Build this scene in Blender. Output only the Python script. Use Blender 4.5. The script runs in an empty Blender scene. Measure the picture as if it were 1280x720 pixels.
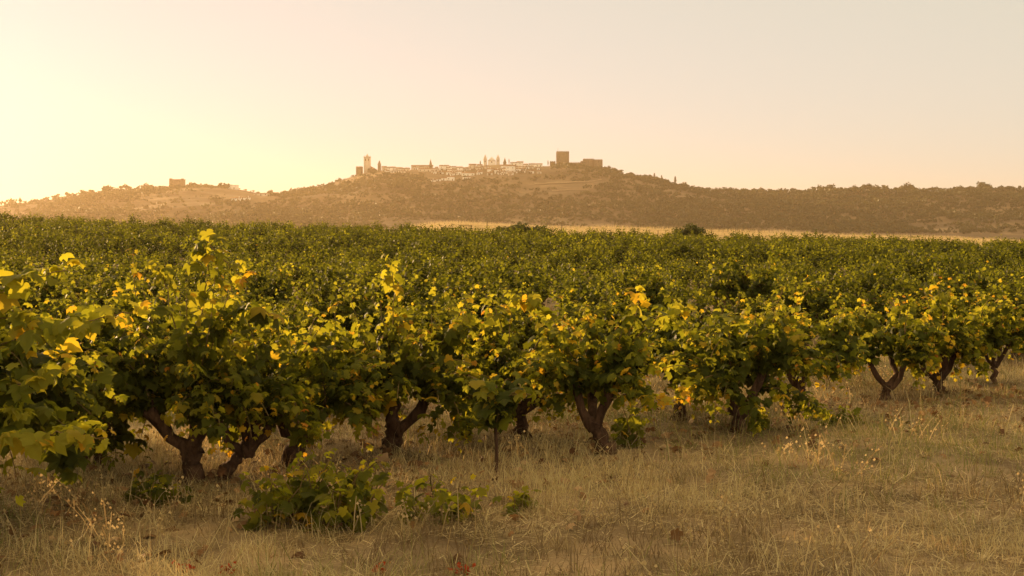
import bpy, math, random
import numpy as np
from mathutils import Vector

# ------------------------------------------------------------------ camera, light, exposure
scene = bpy.context.scene
COL = scene.collection
F = 1778.0            # focal length in photograph pixels (1280 wide)
CAM_H = 1.7
HOR = 285.0           # eye level row in the photograph
cam_d = bpy.data.cameras.new('camera')
cam_d.sensor_width = 36.0
cam_d.lens = F / 1280 * 36
cam_d.clip_start = 0.05
cam_d.clip_end = 20000
cam_d.shift_y = -(360 - HOR) / 1280.0
cam = bpy.data.objects.new('camera', cam_d)
cam.location = (0, 0, CAM_H)
cam.rotation_euler = (math.radians(90), 0, 0)
COL.objects.link(cam)
scene.camera = cam

SUN_AZ = math.radians(-37)     # left of the view axis (+Y)
SUN_EL = math.radians(8)
world = bpy.data.worlds.new('World')
scene.world = world
world.use_nodes = True
nt = world.node_tree
sky = nt.nodes.new('ShaderNodeTexSky')
sky.sky_type = 'NISHITA'
sky.sun_disc = False
sky.sun_elevation = SUN_EL
sky.sun_rotation = SUN_AZ
sky.air_density = 1.0
sky.dust_density = 0.4
sky.ozone_density = 1.0
bg = nt.nodes['Background']
tint = nt.nodes.new('ShaderNodeMix')
tint.data_type = 'RGBA'
tint.blend_type = 'MULTIPLY'
tint.inputs[0].default_value = 1.0
tint.inputs[7].default_value = (0.25, 0.185, 0.58, 1)
nt.links.new(sky.outputs[0], tint.inputs[6])
veil = nt.nodes.new('ShaderNodeMix')          # even cream radiance added to the sky, also warming the ambient light
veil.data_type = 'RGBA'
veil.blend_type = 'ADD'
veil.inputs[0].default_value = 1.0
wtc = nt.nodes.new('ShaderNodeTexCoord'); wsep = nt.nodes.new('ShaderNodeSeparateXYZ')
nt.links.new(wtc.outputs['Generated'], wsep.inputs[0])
wr = nt.nodes.new('ShaderNodeValToRGB')       # veil boosted and warmed overhead, out of frame, to lift the ground's ambient light
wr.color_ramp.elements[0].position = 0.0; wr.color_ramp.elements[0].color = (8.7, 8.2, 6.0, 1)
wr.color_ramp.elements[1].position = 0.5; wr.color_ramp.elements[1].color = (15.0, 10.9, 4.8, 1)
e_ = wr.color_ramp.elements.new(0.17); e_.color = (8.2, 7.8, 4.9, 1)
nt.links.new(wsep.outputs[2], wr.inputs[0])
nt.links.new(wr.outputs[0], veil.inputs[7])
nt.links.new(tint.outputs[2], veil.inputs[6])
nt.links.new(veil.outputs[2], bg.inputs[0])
bg.inputs[1].default_value = 0.05

sd = bpy.data.lights.new('sun', 'SUN')
sd.energy = 5.0
sd.angle = math.radians(0.6)
sd.color = (1.0, 0.62, 0.28)
sun = bpy.data.objects.new('sun', sd)
sdir = Vector((math.sin(SUN_AZ) * math.cos(SUN_EL), math.cos(SUN_AZ) * math.cos(SUN_EL), math.sin(SUN_EL)))
sun.rotation_euler = sdir.to_track_quat('Z', 'Y').to_euler()
sun.location = (0, 0, 30)
COL.objects.link(sun)

scene.view_settings.view_transform = 'Standard'
scene.view_settings.look = 'None'
scene.view_settings.exposure = 0.70
scene.view_settings.gamma = 1.0
scene.cycles.use_denoising = True
scene.cycles.volume_bounces = 1
scene.cycles.max_bounces = 8
scene.cycles.diffuse_bounces = 3
scene.cycles.transmission_bounces = 3
scene.cycles.transparent_max_bounces = 4

rng = np.random.default_rng(7)
R = math.radians

# ------------------------------------------------------------------ helpers
def px2t(px): return (px - 640.0) / F
def at(px, py, Y):
    """world point seen at pixel (px, py) at depth Y"""
    return np.array([px2t(px) * Y, Y, CAM_H + (HOR - py) / F * Y])

def fbm(x, y, seed=0, octs=4, f0=1.0):
    r = np.random.default_rng(seed)
    out = np.zeros_like(np.asarray(x, float)); amp = 1.0; f = f0; tot = 0
    for o in range(octs):
        for k in range(4):
            a = r.uniform(0, 2 * math.pi); p = r.uniform(0, 2 * math.pi); ff = f * r.uniform(0.7, 1.4)
            out = out + amp * 0.5 * np.sin(ff * (x * math.cos(a) + y * math.sin(a)) + p)
        tot += amp; amp *= 0.55; f *= 2.1
    return out / tot

def mesh_obj(name, V, faces, mat, attrs=None, parent=None, smooth=True):
    """faces: list of int arrays (n,k)"""
    me = bpy.data.meshes.new(name)
    V = np.asarray(V, dtype=np.float32)
    me.vertices.add(len(V)); me.vertices.foreach_set('co', V.ravel())
    faces = [np.asarray(f, dtype=np.int32) for f in faces if len(f)]
    nl = sum(f.size for f in faces); npoly = sum(len(f) for f in faces)
    me.loops.add(nl); me.polygons.add(npoly)
    me.loops.foreach_set('vertex_index', np.concatenate([f.ravel() for f in faces]))
    tot = np.concatenate([np.full(len(f), f.shape[1], dtype=np.int32) for f in faces])
    st = np.concatenate([[0], np.cumsum(tot)[:-1]]).astype(np.int32)
    me.polygons.foreach_set('loop_start', st)
    me.polygons.foreach_set('loop_total', tot)
    if smooth: me.polygons.foreach_set('use_smooth', np.ones(npoly, dtype=bool))
    me.update(calc_edges=True)
    if attrs:
        for k, a in attrs.items():
            at_ = me.attributes.new(k, 'FLOAT', 'POINT')
            at_.data.foreach_set('value', np.asarray(a, dtype=np.float32))
    me.materials.append(mat)
    o = bpy.data.objects.new(name, me)
    COL.objects.link(o)
    if parent is not None: o.parent = parent
    return o

def empty(name, loc=(0, 0, 0), rz=0.0, scale=1.0):
    o = bpy.data.objects.new(name, None)
    o.empty_display_size = 0.2
    o.location = tuple(float(c) for c in loc); o.rotation_euler = (0, 0, rz)
    o.scale = (scale,) * 3
    COL.objects.link(o)
    return o

def tag(o, label=None, cat=None, group=None, kind=None):
    if label: o['label'] = label
    if cat: o['category'] = cat
    if group: o['group'] = group
    if kind: o['kind'] = kind
    return o

def copy_thing(root, loc, rz, scale, label=None, cat=None, group=None):
    r = root.copy(); COL.objects.link(r)
    r.location = tuple(float(c) for c in loc); r.rotation_euler = (0, 0, rz); r.scale = (scale,) * 3 if not hasattr(scale, '__len__') else tuple(scale)
    tag(r, label, cat, group)
    for ch in root.children:
        c = ch.copy(); COL.objects.link(c); c.parent = r
        for g in ch.children:
            d = g.copy(); COL.objects.link(d); d.parent = c
    return r

class Buf:
    def __init__(s): s.V = []; s.F = {}; s.n = 0; s.A = []
    def add(s, V, faces, a=0.0):
        V = np.asarray(V, float)
        for f in faces:
            f = np.asarray(f, int); s.F.setdefault(f.shape[1], []).append(f + s.n)
        s.V.append(V); s.n += len(V)
        s.A.append(np.full(len(V), a) if np.isscalar(a) else np.asarray(a))
    def build(s, name, mat, parent=None, smooth=True):
        return mesh_obj(name, np.concatenate(s.V), [np.concatenate(f) for f in s.F.values()], mat, {'tone': np.concatenate(s.A)}, parent, smooth)

def tube(buf, pts, rad, sides=7, rough=0.0, seed=0, a=0.0, cap=True):
    pts = np.asarray(pts, float); n = len(pts)
    rad = np.full(n, rad) if np.isscalar(rad) else np.asarray(rad, float)
    r = np.random.default_rng(seed)
    d = np.gradient(pts, axis=0); d /= np.linalg.norm(d, axis=1)[:, None] + 1e-9
    ref = np.array([0.31, 0.95, 0.05]) if abs(d[0][2]) > 0.6 else np.array([0, 0, 1.0])
    V = []
    for i in range(n):
        u = np.cross(d[i], ref); u /= np.linalg.norm(u); v = np.cross(u, d[i])
        th = np.arange(sides) / sides * 2 * math.pi
        rr = rad[i] * (1 + rough * r.uniform(-1, 1, sides))
        V.append(pts[i] + (np.cos(th) * rr)[:, None] * u + (np.sin(th) * rr)[:, None] * v)
    V = np.concatenate(V)
    F_ = []
    for i in range(n - 1):
        for k in range(sides):
            k2 = (k + 1) % sides
            F_.append((i * sides + k, i * sides + k2, (i + 1) * sides + k2, (i + 1) * sides + k))
    fs = [F_]
    if cap:
        V = np.vstack([V, pts[-1] + d[-1] * rad[-1] * 0.5])
        fs.append([((n - 1) * sides + k, (n - 1) * sides + (k + 1) % sides, n * sides) for k in range(sides)])
    buf.add(V, fs, a)

def box(buf, x0, x1, y0, y1, z0, z1, a=0.0):
    V = [(x0, y0, z0), (x1, y0, z0), (x1, y1, z0), (x0, y1, z0), (x0, y0, z1), (x1, y0, z1), (x1, y1, z1), (x0, y1, z1)]
    buf.add(V, [[(0, 3, 2, 1), (4, 5, 6, 7), (0, 1, 5, 4), (1, 2, 6, 5), (2, 3, 7, 6), (3, 0, 4, 7)]], a)

# ------------------------------------------------------------------ materials
def new_mat(name):
    m = bpy.data.materials.new(name); m.use_nodes = True
    m.node_tree.nodes.clear()
    out = m.node_tree.nodes.new('ShaderNodeOutputMaterial')
    return m, m.node_tree, out

def ramp(nt, stops, interp='LINEAR'):
    r = nt.nodes.new('ShaderNodeValToRGB'); cr = r.color_ramp; cr.interpolation = interp
    while len(cr.elements) < len(stops): cr.elements.new(0.5)
    for e, (p, c) in zip(cr.elements, stops): e.position = p; e.color = (*c, 1)
    return r

def leaf_mat(name, stops, tstops, trans=0.5, gloss=0.12):
    m, nt, out = new_mat(name)
    a = nt.nodes.new('ShaderNodeAttribute'); a.attribute_name = 'tone'
    r = ramp(nt, stops); nt.links.new(a.outputs['Fac'], r.inputs[0])
    rt = ramp(nt, tstops); nt.links.new(a.outputs['Fac'], rt.inputs[0])
    tc = nt.nodes.new('ShaderNodeTexCoord')
    nz = nt.nodes.new('ShaderNodeTexNoise'); nz.inputs['Scale'].default_value = 18; nz.inputs['Detail'].default_value = 3
    nt.links.new(tc.outputs['Object'], nz.inputs['Vector'])
    mr = nt.nodes.new('ShaderNodeMapRange'); mr.inputs[3].default_value = 0.7; mr.inputs[4].default_value = 1.3
    nt.links.new(nz.outputs[0], mr.inputs[0])
    mx = nt.nodes.new('ShaderNodeMix'); mx.data_type = 'RGBA'; mx.blend_type = 'MULTIPLY'; mx.inputs[0].default_value = 1
    nt.links.new(r.outputs[0], mx.inputs[6]); nt.links.new(mr.outputs[0], mx.inputs[7])
    oi = nt.nodes.new('ShaderNodeObjectInfo'); mo = nt.nodes.new('ShaderNodeMapRange'); mo.inputs[3].default_value = 0.72; mo.inputs[4].default_value = 1.25
    nt.links.new(oi.outputs['Random'], mo.inputs[0])
    mm = nt.nodes.new('ShaderNodeMath'); mm.operation = 'MULTIPLY'; nt.links.new(mr.outputs[0], mm.inputs[0]); nt.links.new(mo.outputs[0], mm.inputs[1])
    if name == 'vine_leaf': nt.links.new(mm.outputs[0], mx.inputs[7])
    p = nt.nodes.new('ShaderNodeBsdfPrincipled')
    p.inputs['Roughness'].default_value = 0.55; p.inputs['Specular IOR Level'].default_value = gloss
    nt.links.new(mx.outputs[2], p.inputs['Base Color'])
    t = nt.nodes.new('ShaderNodeBsdfTranslucent'); nt.links.new(rt.outputs[0], t.inputs[0])
    ms = nt.nodes.new('ShaderNodeMixShader'); ms.inputs[0].default_value = trans
    nt.links.new(p.outputs[0], ms.inputs[1]); nt.links.new(t.outputs[0], ms.inputs[2])
    nt.links.new(ms.outputs[0], out.inputs[0])
    return m

# tone 0 = dark mature leaf, 0.5 = lighter, 0.8+ = yellowing and front tips painted as sunlit, 1 = rusty
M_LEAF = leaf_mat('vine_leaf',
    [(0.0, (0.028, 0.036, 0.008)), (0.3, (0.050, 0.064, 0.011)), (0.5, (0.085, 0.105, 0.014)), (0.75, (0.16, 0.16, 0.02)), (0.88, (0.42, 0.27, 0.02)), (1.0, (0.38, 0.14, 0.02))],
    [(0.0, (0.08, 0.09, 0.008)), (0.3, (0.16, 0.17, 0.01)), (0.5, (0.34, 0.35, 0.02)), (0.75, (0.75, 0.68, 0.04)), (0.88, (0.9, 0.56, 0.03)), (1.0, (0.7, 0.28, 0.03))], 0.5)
M_SCRUB = leaf_mat('oak_foliage',
    [(0.0, (0.030, 0.036, 0.014)), (0.6, (0.055, 0.058, 0.022)), (1.0, (0.10, 0.09, 0.035))],
    [(0.0, (0.05, 0.06, 0.015)), (1.0, (0.12, 0.12, 0.02))], 0.25, 0.2)
M_DARKBUSH = leaf_mat('bush_foliage',
    [(0.0, (0.022, 0.032, 0.010)), (0.7, (0.045, 0.058, 0.014)), (1.0, (0.10, 0.10, 0.02))],
    [(0.0, (0.08, 0.10, 0.015)), (1.0, (0.25, 0.25, 0.03))], 0.3, 0.25)
M_GRASS = leaf_mat('dry_grass_blades',
    [(0.0, (0.13, 0.095, 0.055)), (0.35, (0.38, 0.32, 0.155)), (0.6, (0.62, 0.54, 0.31)), (0.8, (0.29, 0.28, 0.10)), (1.0, (0.13, 0.16, 0.05))],
    [(0.0, (0.20, 0.12, 0.05)), (0.35, (0.42, 0.27, 0.12)), (0.6, (0.78, 0.58, 0.30)), (0.8, (0.3, 0.25, 0.06)), (1.0, (0.18, 0.2, 0.03))], 0.35, 0.25)
M_RED = leaf_mat('red_leaf', [(0.0, (0.30, 0.04, 0.02)), (1.0, (0.42, 0.09, 0.03))], [(0.0, (0.5, 0.05, 0.02)), (1.0, (0.6, 0.12, 0.03))], 0.4)

def rough_mat(name, c1, c2, scale=6.0, bump=0.6, detail=6, rough=0.9, c3=None, stretch=(1, 1, 1), bump_d=0.02):
    m, nt, out = new_mat(name)
    tc = nt.nodes.new('ShaderNodeTexCoord')
    mp = nt.nodes.new('ShaderNodeMapping'); mp.inputs['Scale'].default_value = stretch
    nt.links.new(tc.outputs['Object'], mp.inputs[0])
    nz = nt.nodes.new('ShaderNodeTexNoise'); nz.inputs['Scale'].default_value = scale; nz.inputs['Detail'].default_value = detail; nz.inputs['Roughness'].default_value = 0.65
    nt.links.new(mp.outputs[0], nz.inputs['Vector'])
    st = [(0.32, c1), (0.68, c2)] if c3 is None else [(0.3, c1), (0.52, c2), (0.7, c3)]
    r = ramp(nt, st); nt.links.new(nz.outputs[0], r.inputs[0])
    p = nt.nodes.new('ShaderNodeBsdfPrincipled'); p.inputs['Roughness'].default_value = rough
    p.inputs['Specular IOR Level'].default_value = 0.15
    nt.links.new(r.outputs[0], p.inputs['Base Color'])
    b = nt.nodes.new('ShaderNodeBump'); b.inputs['Strength'].default_value = bump; b.inputs['Distance'].default_value = bump_d
    nz2 = nt.nodes.new('ShaderNodeTexNoise'); nz2.inputs['Scale'].default_value = scale * 3; nz2.inputs['Detail'].default_value = 5
    nt.links.new(mp.outputs[0], nz2.inputs['Vector'])
    nt.links.new(nz2.outputs[0], b.inputs['Height']); nt.links.new(b.outputs[0], p.inputs['Normal'])
    nt.links.new(p.outputs[0], out.inputs[0])
    return m

M_BARK = rough_mat('vine_bark', (0.035, 0.019, 0.012), (0.15, 0.088, 0.055), 14, 1.0, 8, 0.95, stretch=(1, 1, 0.25), bump_d=0.03)
M_CANE = rough_mat('vine_cane', (0.12, 0.10, 0.035), (0.22, 0.14, 0.06), 12, 0.3)
M_GROUND = rough_mat('field_soil', (0.10, 0.072, 0.043), (0.22, 0.165, 0.098), 1.1, 0.8, 10, 0.95, c3=(0.36, 0.26, 0.15), bump_d=0.05)
M_HILL = rough_mat('hill_ground', (0.07, 0.052, 0.034), (0.13, 0.095, 0.06), 0.012, 0.6, 10, 0.95, c3=(0.27, 0.20, 0.125), bump_d=2.0)
M_ROAD = rough_mat('dirt_track', (0.20, 0.15, 0.095), (0.27, 0.2, 0.13), 0.1, 0.3)
M_WOOD = rough_mat('weathered_wood', (0.07, 0.05, 0.035), (0.2, 0.15, 0.1), 10, 0.5, stretch=(1, 1, 0.2))
M_STONE = rough_mat('castle_stone', (0.10, 0.075, 0.05), (0.21, 0.155, 0.105), 0.5, 0.7, 8, 0.95, bump_d=0.3)
M_WHITE = rough_mat('whitewashed_wall', (0.72, 0.70, 0.67), (0.84, 0.83, 0.80), 0.3, 0.2)
M_CREAM = rough_mat('cream_wall', (0.5, 0.44, 0.37), (0.66, 0.58, 0.5), 0.3, 0.2)
M_TILE = rough_mat('roof_tiles', (0.17, 0.09, 0.055), (0.30, 0.17, 0.10), 0.8, 0.4)
M_GLASS = rough_mat('dark_window', (0.02, 0.018, 0.015), (0.05, 0.04, 0.035), 2, 0.0, rough=0.3)

# ------------------------------------------------------------------ terrain
RX = np.array([-1500, -500, -200, 0, 60, 110, 180, 240, 290, 330, 355, 400, 430, 445, 470, 520, 560, 600, 640, 680, 700, 750, 765, 800, 850, 900, 960, 1020, 1080, 1140, 1200, 1280, 1480, 1900, 2800], float)
RY = np.array([284, 272, 264, 257, 250, 242, 236, 233, 235, 243, 243, 233, 224, 219, 213, 212, 211, 207, 205, 208, 207, 210, 215, 223, 233, 241, 241.5, 241, 239, 239, 238, 237, 240, 262, 284], float)
DX = np.array([-1500, 0, 300, 420, 760, 900, 1280, 2800], float)
DY = np.array([1700, 1700, 1760, 1950, 1980, 2050, 2150, 2200], float)
HILL_BASE = -12.0
def ridge_Y(px): return np.interp(px, DX, DY)
def ridge_z(px):
    k = [np.interp(px + d, RX, RY) for d in (-8, 0, 8)]
    y = (k[0] + k[1] * 2 + k[2]) / 4
    return CAM_H + (HOR - y) / F * ridge_Y(px)

def field_z(X, Y):
    base = np.interp(Y, [-80, 0, 14, 25, 35, 50, 70, 100, 116, 128, 170, 300, 420], [0, 0, 0, -0.24, -0.34, -0.2, 0.05, 0.38, 1.25, 1.55, 0.0, -8, -12])
    lat = -(0.024 + 0.010 * (X < 0)) * np.clip(X, -70, 70) * np.clip(Y / 105, 0, 1.2) ** 1.3 * np.interp(Y, [130, 300], [1, 0])
    dip = -1.25 * np.clip((-6 - X) / 10, 0, 1) * np.interp(Y, [100, 114, 135, 170], [0, 1, 1, 0])
    return base + lat + dip + 0.03 * fbm(X, Y, 3, 3, 0.7) * np.interp(Y, [0, 30, 300], [1, 1.5, 0])

def hill_z(X, Y):
    X = np.asarray(X, float); Y = np.asarray(Y, float)
    px = 640 + F * X / np.maximum(Y, 1)
    Rr = ridge_Y(px); Hz = ridge_z(px) - HILL_BASE
    W = 720.0
    s = np.clip((Y - (Rr - W)) / W, 0, 1)
    front = s ** 0.95 * (1 - 0.06 * np.sin(s * math.pi * 2))
    b = np.clip(1 - (Y - Rr) / 1300, 0, 1); back = b * b * (3 - 2 * b)
    prof = np.where(Y < Rr, front, back)
    nz = fbm(X, Y, 11, 5, 0.011) * 7 * np.clip((Rr - Y) / 160, 0, 1) * np.clip(s * 3, 0, 1)
    gul = -np.abs(fbm(X, Y * 0.35, 12, 3, 0.02)) * 5 * np.clip((Rr - Y) / 200, 0, 1) * np.clip(s * 3, 0, 1)
    return HILL_BASE + Hz * prof + nz + gul

def smoothY(v):  # smooth piecewise field profile
    return v

def grid(name, xs, ys, zf, mat):
    X, Y = np.meshgrid(xs, ys); Z = zf(X, Y)
    V = np.stack([X, Y, Z], -1).reshape(-1, 3); nx, ny = len(xs), len(ys)
    i = np.arange(nx * ny).reshape(ny, nx)
    Fq = np.stack([i[:-1, :-1], i[:-1, 1:], i[1:, 1:], i[1:, :-1]], -1).reshape(-1, 4)
    return mesh_obj(name, V, [Fq], mat)

g = grid('ground', np.concatenate([np.linspace(-420, -45, 16)[:-1], np.linspace(-45, 50, 260), np.linspace(50, 420, 16)[1:]]),
         np.concatenate([np.linspace(-60, 4, 12)[:-1], np.linspace(4, 135, 330), np.linspace(135, 430, 40)[1:]]), field_z, M_GROUND)
tag(g, 'dry brown field soil under the vines and grass', 'ground', kind='structure')
pl = grid('plain', np.linspace(-4200, 4200, 30), np.linspace(-900, 5000, 30), lambda X, Y: X * 0 - 12.6, M_HILL)
tag(pl, 'flat brown plain below the hills', 'plain', kind='structure')
# hill sheet in perspective-friendly columns
tt = np.concatenate([np.linspace(-1.15, -0.42, 40)[:-1], np.linspace(-0.42, 0.42, 420), np.linspace(0.42, 1.15, 40)[1:]])
yy = np.concatenate([np.linspace(900, 2250, 230), np.linspace(2250, 3700, 40)[1:]])
T, Y = np.meshgrid(tt, yy); X = T * Y; Z = hill_z(X, Y)
i = np.arange(T.size).reshape(T.shape)
hills = mesh_obj('hills', np.stack([X, Y, Z], -1).reshape(-1, 3), [np.stack([i[:-1, :-1], i[:-1, 1:], i[1:, 1:], i[1:, :-1]], -1).reshape(-1, 4)], M_HILL)
tag(hills, 'hazy brown hills rising behind the vineyard', 'hills', kind='structure')

def hill_at(px, py):
    t = px2t(px); Rr = float(ridge_Y(px))
    ys = np.arange(1150, Rr + 1, 4.0)
    z = hill_z(t * ys, ys); row = HOR - (z - CAM_H) / ys * F
    k = np.where(row <= py)[0]
    y = ys[k[0]] if len(k) else Rr - 3
    return np.array([t * y, y, float(hill_z(np.array(t * y), np.array(y)))])

# haze: air inside one closed box
hb = Buf(); box(hb, -4300, 4300, -1000, 5100, -14.2, 135.0)
m, nt_, out = new_mat('air_haze')
pv = nt_.nodes.new('ShaderNodeVolumePrincipled')
pv.inputs['Color'].default_value = (0.97, 0.76, 0.51, 1)
pv.inputs['Density'].default_value = 0.000105
pv.inputs['Anisotropy'].default_value = 0.62
nt_.links.new(pv.outputs[0], out.inputs['Volume'])
hz = hb.build('haze', m, smooth=False)
tag(hz, 'warm evening haze over the plain and hills', 'haze', kind='stuff')

# ------------------------------------------------------------------ leaves
_half = [(0.10, -.10, -.03), (.26, -.17, -.07), (.42, -.08, -.08), (.56, .06, -.15), (.50, .18, -.07), (.44, .30, -.03), (.55, .42, -.08), (.64, .58, -.18), (.50, .64, -.10), (.33, .64, -.02), (.30, .78, -.07), (.16, .88, -.12)]
_out = [(0, .05, 0)] + _half + [(0, 1.04, -.24)] + [(-x, y, z - .02 * (k % 2)) for k, (x, y, z) in reversed(list(enumerate(_half)))]
_inn = [(0, .36, .05)]
LV = np.array(_out + _inn)
LF = np.array([(len(_out), k, (k + 1) % len(_out)) for k in range(len(_out))])
SV = np.array([(0, -.05, 0), (.5, .25, -.12), (.36, .75, -.1), (0, 1.0, -.15), (-.36, .75, -.1), (-.5, .25, -.12)])
SF = np.array([(0, 1, 2, 3), (0, 3, 4, 5)])
def leaves(P, N, Tp, S, tone, simple=False, rg=rng):
    """one mesh-array of n leaves: position, facing normal, tip direction, size"""
    P = np.asarray(P, float); n = len(P)
    base, fc = (SV, SF) if simple else (LV, LF)
    N = N / (np.linalg.norm(N, axis=1)[:, None] + 1e-9)
    Tp = Tp - (Tp * N).sum(1)[:, None] * N; Tp /= np.linalg.norm(Tp, axis=1)[:, None] + 1e-9
    U = np.cross(Tp, N)
    cup = rg.uniform(0.4, 2.4, n)[:, None]
    sx = rg.uniform(0.85, 1.1, n)[:, None]
    V = P[:, None, :] + S[:, None, None] * (base[None, :, 0, None] * sx[:, :, None] * U[:, None, :] + base[None, :, 1, None] * Tp[:, None, :] + base[None, :, 2, None] * cup[:, :, None] * N[:, None, :])
    k = len(base)
    Fc = (fc[None] + (np.arange(n) * k)[:, None, None]).reshape(-1, fc.shape[1])
    return V.reshape(-1, 3), Fc, np.repeat(tone, k)

class LeafSet:
    def __init__(s): s.P = []; s.N = []; s.T = []; s.S = []; s.C = []
    def add(s, p, n, t, sz, c): s.P.append(p); s.N.append(n); s.T.append(t); s.S.append(sz); s.C.append(c)
    def arrays(s, simple, rg): return leaves(np.array(s.P), np.array(s.N), np.array(s.T), np.array(s.S), np.array(s.C), simple, rg)

def shoot_pts(p0, d0, L, droop, r, n=None, wig=0.12):
    n = n or max(5, int(L / 0.05)); st = L / n
    pts = [np.array(p0, float)]; d = np.array(d0, float); d /= np.linalg.norm(d)
    for k in range(n):
        d = d + r.normal(0, wig, 3) * 0.6 + np.array([0, 0, -droop * (k / n) * 0.22]); d /= np.linalg.norm(d)
        pts.append(pts[-1] + d * st)
    return np.array(pts)

def leaf_shoot(ls, pts, r, sz=0.115, tone0=0.18, tip_tone=0.62, start=0.08, step=1, both=True, yellow=0.04, out=None):
    n = len(pts)
    for k in range(int(n * start), n, step):
        f = k / (n - 1)
        d = pts[min(k + 1, n - 1)] - pts[max(k - 1, 0)]; d /= np.linalg.norm(d) + 1e-9
        side = np.cross(d, [0, 0, 1.0]) + r.normal(0, 0.35, 3); side /= np.linalg.norm(side) + 1e-9
        for sgn in ((1, -1) if both else ((1,) if k % 2 else (-1,))):
            if r.random() < 0.12: continue
            sv = side * sgn
            size = sz * r.uniform(0.65, 1.15) * (1 - 0.55 * max(0, (f - 0.6) / 0.4) ** 1.3)
            pet = sv * r.uniform(0.3, 0.75) * sz + np.array([0, 0, r.uniform(-0.1, 0.4) * sz])
            nrm = sv * 0.6 + np.array([0, 0, 0.75]) + r.normal(0, 0.42, 3)
            if out is not None: nrm = nrm + out * 0.5
            tp = sv * 0.8 + d * 0.25 + np.array([0, 0, -0.75]) + r.normal(0, 0.3, 3)
            t = tone0 + (tip_tone - tone0) * max(0, (f - 0.5) / 0.5) + r.normal(0, 0.09)
            if r.random() < yellow * 0.6: t = r.uniform(0.74, 0.90)
            ls.add(pts[k] + pet, nrm, tp, size, float(np.clip(t, 0, 1)))

def make_vine(name, seed, H=1.15, Rd=0.6, nsh=24, sz=0.10, simple=False, detail=True, trunk=None, yellow=0.05, trunk_r=0.075, fork=0.22, lat=2, low=0.30, upright=3, lean=(0, 0), tip=0.62, tone0=0.18, shag=1.0, skirt=0.0):
    """an old bush vine: gnarled trunk with arms, canes, foliage"""
    r = np.random.default_rng(seed)
    root = empty(name)
    tb = Buf(); cb = Buf(); ls = LeafSet()
    hd = fork
    px_, py_ = r.uniform(-0.05, 0.05, 2)
    squash = r.uniform(.8, 1.2, 2)
    trunk_pts = np.array([(0, 0, -0.12), (0, 0, 0.0), (px_ * .5 + lean[0] * .3, py_ * .5, hd * 0.4), (px_ + lean[0] * .7, py_, hd * 0.75), (px_ * 1.2 + lean[0], py_ * 1.2, hd)])
    tr = trunk_r
    q_ = np.linspace(0, 1, 13); qi = np.linspace(0, 1, 5)
    tp_ = np.stack([np.interp(q_, qi, trunk_pts[:, c]) for c in range(3)], 1); tp_[2:-1, :2] += r.normal(0, .010, (10, 2))
    tube(tb, tp_, np.interp(q_, qi, [tr * 1.7, tr * 1.35, tr * 0.95, tr * 0.9, tr * 1.15]) * r.uniform(.84, 1.2, 13), 12, 0.17, seed)
    heads = []; arms = 1.55 if detail and nsh > 30 else 1.0
    na = r.integers(3, 5)
    a0 = r.uniform(0, 6.28)
    for k in range(na):
        an = a0 + k * 6.283 / na + r.uniform(-0.3, 0.3)
        L = r.uniform(0.14, 0.24) * arms; e = r.uniform(0.6, 1.25) * (.85 if arms > 1 else 1)
        o = np.array([math.cos(an) * math.cos(e), math.sin(an) * math.cos(e), math.sin(e)])
        p0 = trunk_pts[-1] - np.array([0, 0, 0.05])
        mid = p0 + o * L * 0.5 + r.normal(0, 0.02, 3); p1 = p0 + o * L + np.array([0, 0, 0.06])
        kn = p1 + np.array([0, 0, 0.05]) + r.normal(0, 0.02, 3)
        ap = np.array([p0, p0 * .7 + mid * .3, mid, (mid + p1) / 2, p1, kn]); ap[1:4] += r.normal(0, .010, (3, 3))
        tube(tb, ap, np.array([.85, .72, .6, .66, .6, .42]) * tr * r.uniform(.85, 1.2, 6), 9, 0.2, seed + k)
        heads.append((kn, an))
    for k in range(nsh):
        hp, an = heads[k % len(heads)]
        up = k < upright
        a = an + r.normal(0, 0.9)
        e = r.uniform(0.95, 1.45) if up else abs(r.normal(0.7, 0.42))
        sk = (not up) and r.random() < skirt
        if sk: e = r.uniform(-.1, .35)
        d0 = np.array([math.cos(a) * math.cos(e), math.sin(a) * math.cos(e), math.sin(e)])
        L = (H - hp[2]) * (r.uniform(1.0, 1.0 + .42 * shag) if up else r.uniform(0.75, 1.05)) * (1.05 if not up else 1)
        L = min(L, H * 1.15) * (1 if up else Rd / 0.6 * r.uniform(.8, 1.2))
        droop = 0.25 if up else (3.4 if sk else r.uniform(0.7, 2.6))
        pts = shoot_pts(hp + r.normal(0, 0.03, 3), d0, max(L, 0.35), droop, r)
        pts[:, :2] = hp[:2] + (pts[:, :2] - hp[:2]) * squash
        pts[:, 2] = np.maximum(pts[:, 2], low * 0.5)
        if detail: tube(cb, pts, np.linspace(0.006, 0.0025, len(pts)), 4, 0, a=0.4, cap=False)
        leaf_shoot(ls, pts, r, sz, yellow=yellow, tone0=tone0, tip_tone=tip)
        for q in range(lat):
            kk = int(r.uniform(0.15, 0.75) * len(pts)); dd = pts[min(kk + 1, len(pts) - 1)] - pts[kk]
            dd = dd / (np.linalg.norm(dd) + 1e-9) + r.normal(0, 0.9, 3)
            lp = shoot_pts(pts[kk], dd, r.uniform(0.15, 0.32), 1.2, r)
            lp[:, 2] = np.maximum(lp[:, 2], low * 0.6)
            leaf_shoot(ls, lp, r, sz * 0.8, tone0=tone0 + .05, tip_tone=tip - .05, yellow=yellow)
    tb.build('trunk', M_BARK, root)
    if detail: cb.build('canes', M_CANE, root, True)
    V, Fc, tone = ls.arrays(simple, r)
    V[:, 2] = np.maximum(V[:, 2], 0.02)
    mesh_obj('foliage', V, [Fc], M_LEAF, {'tone': tone}, root)
    return root

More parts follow.
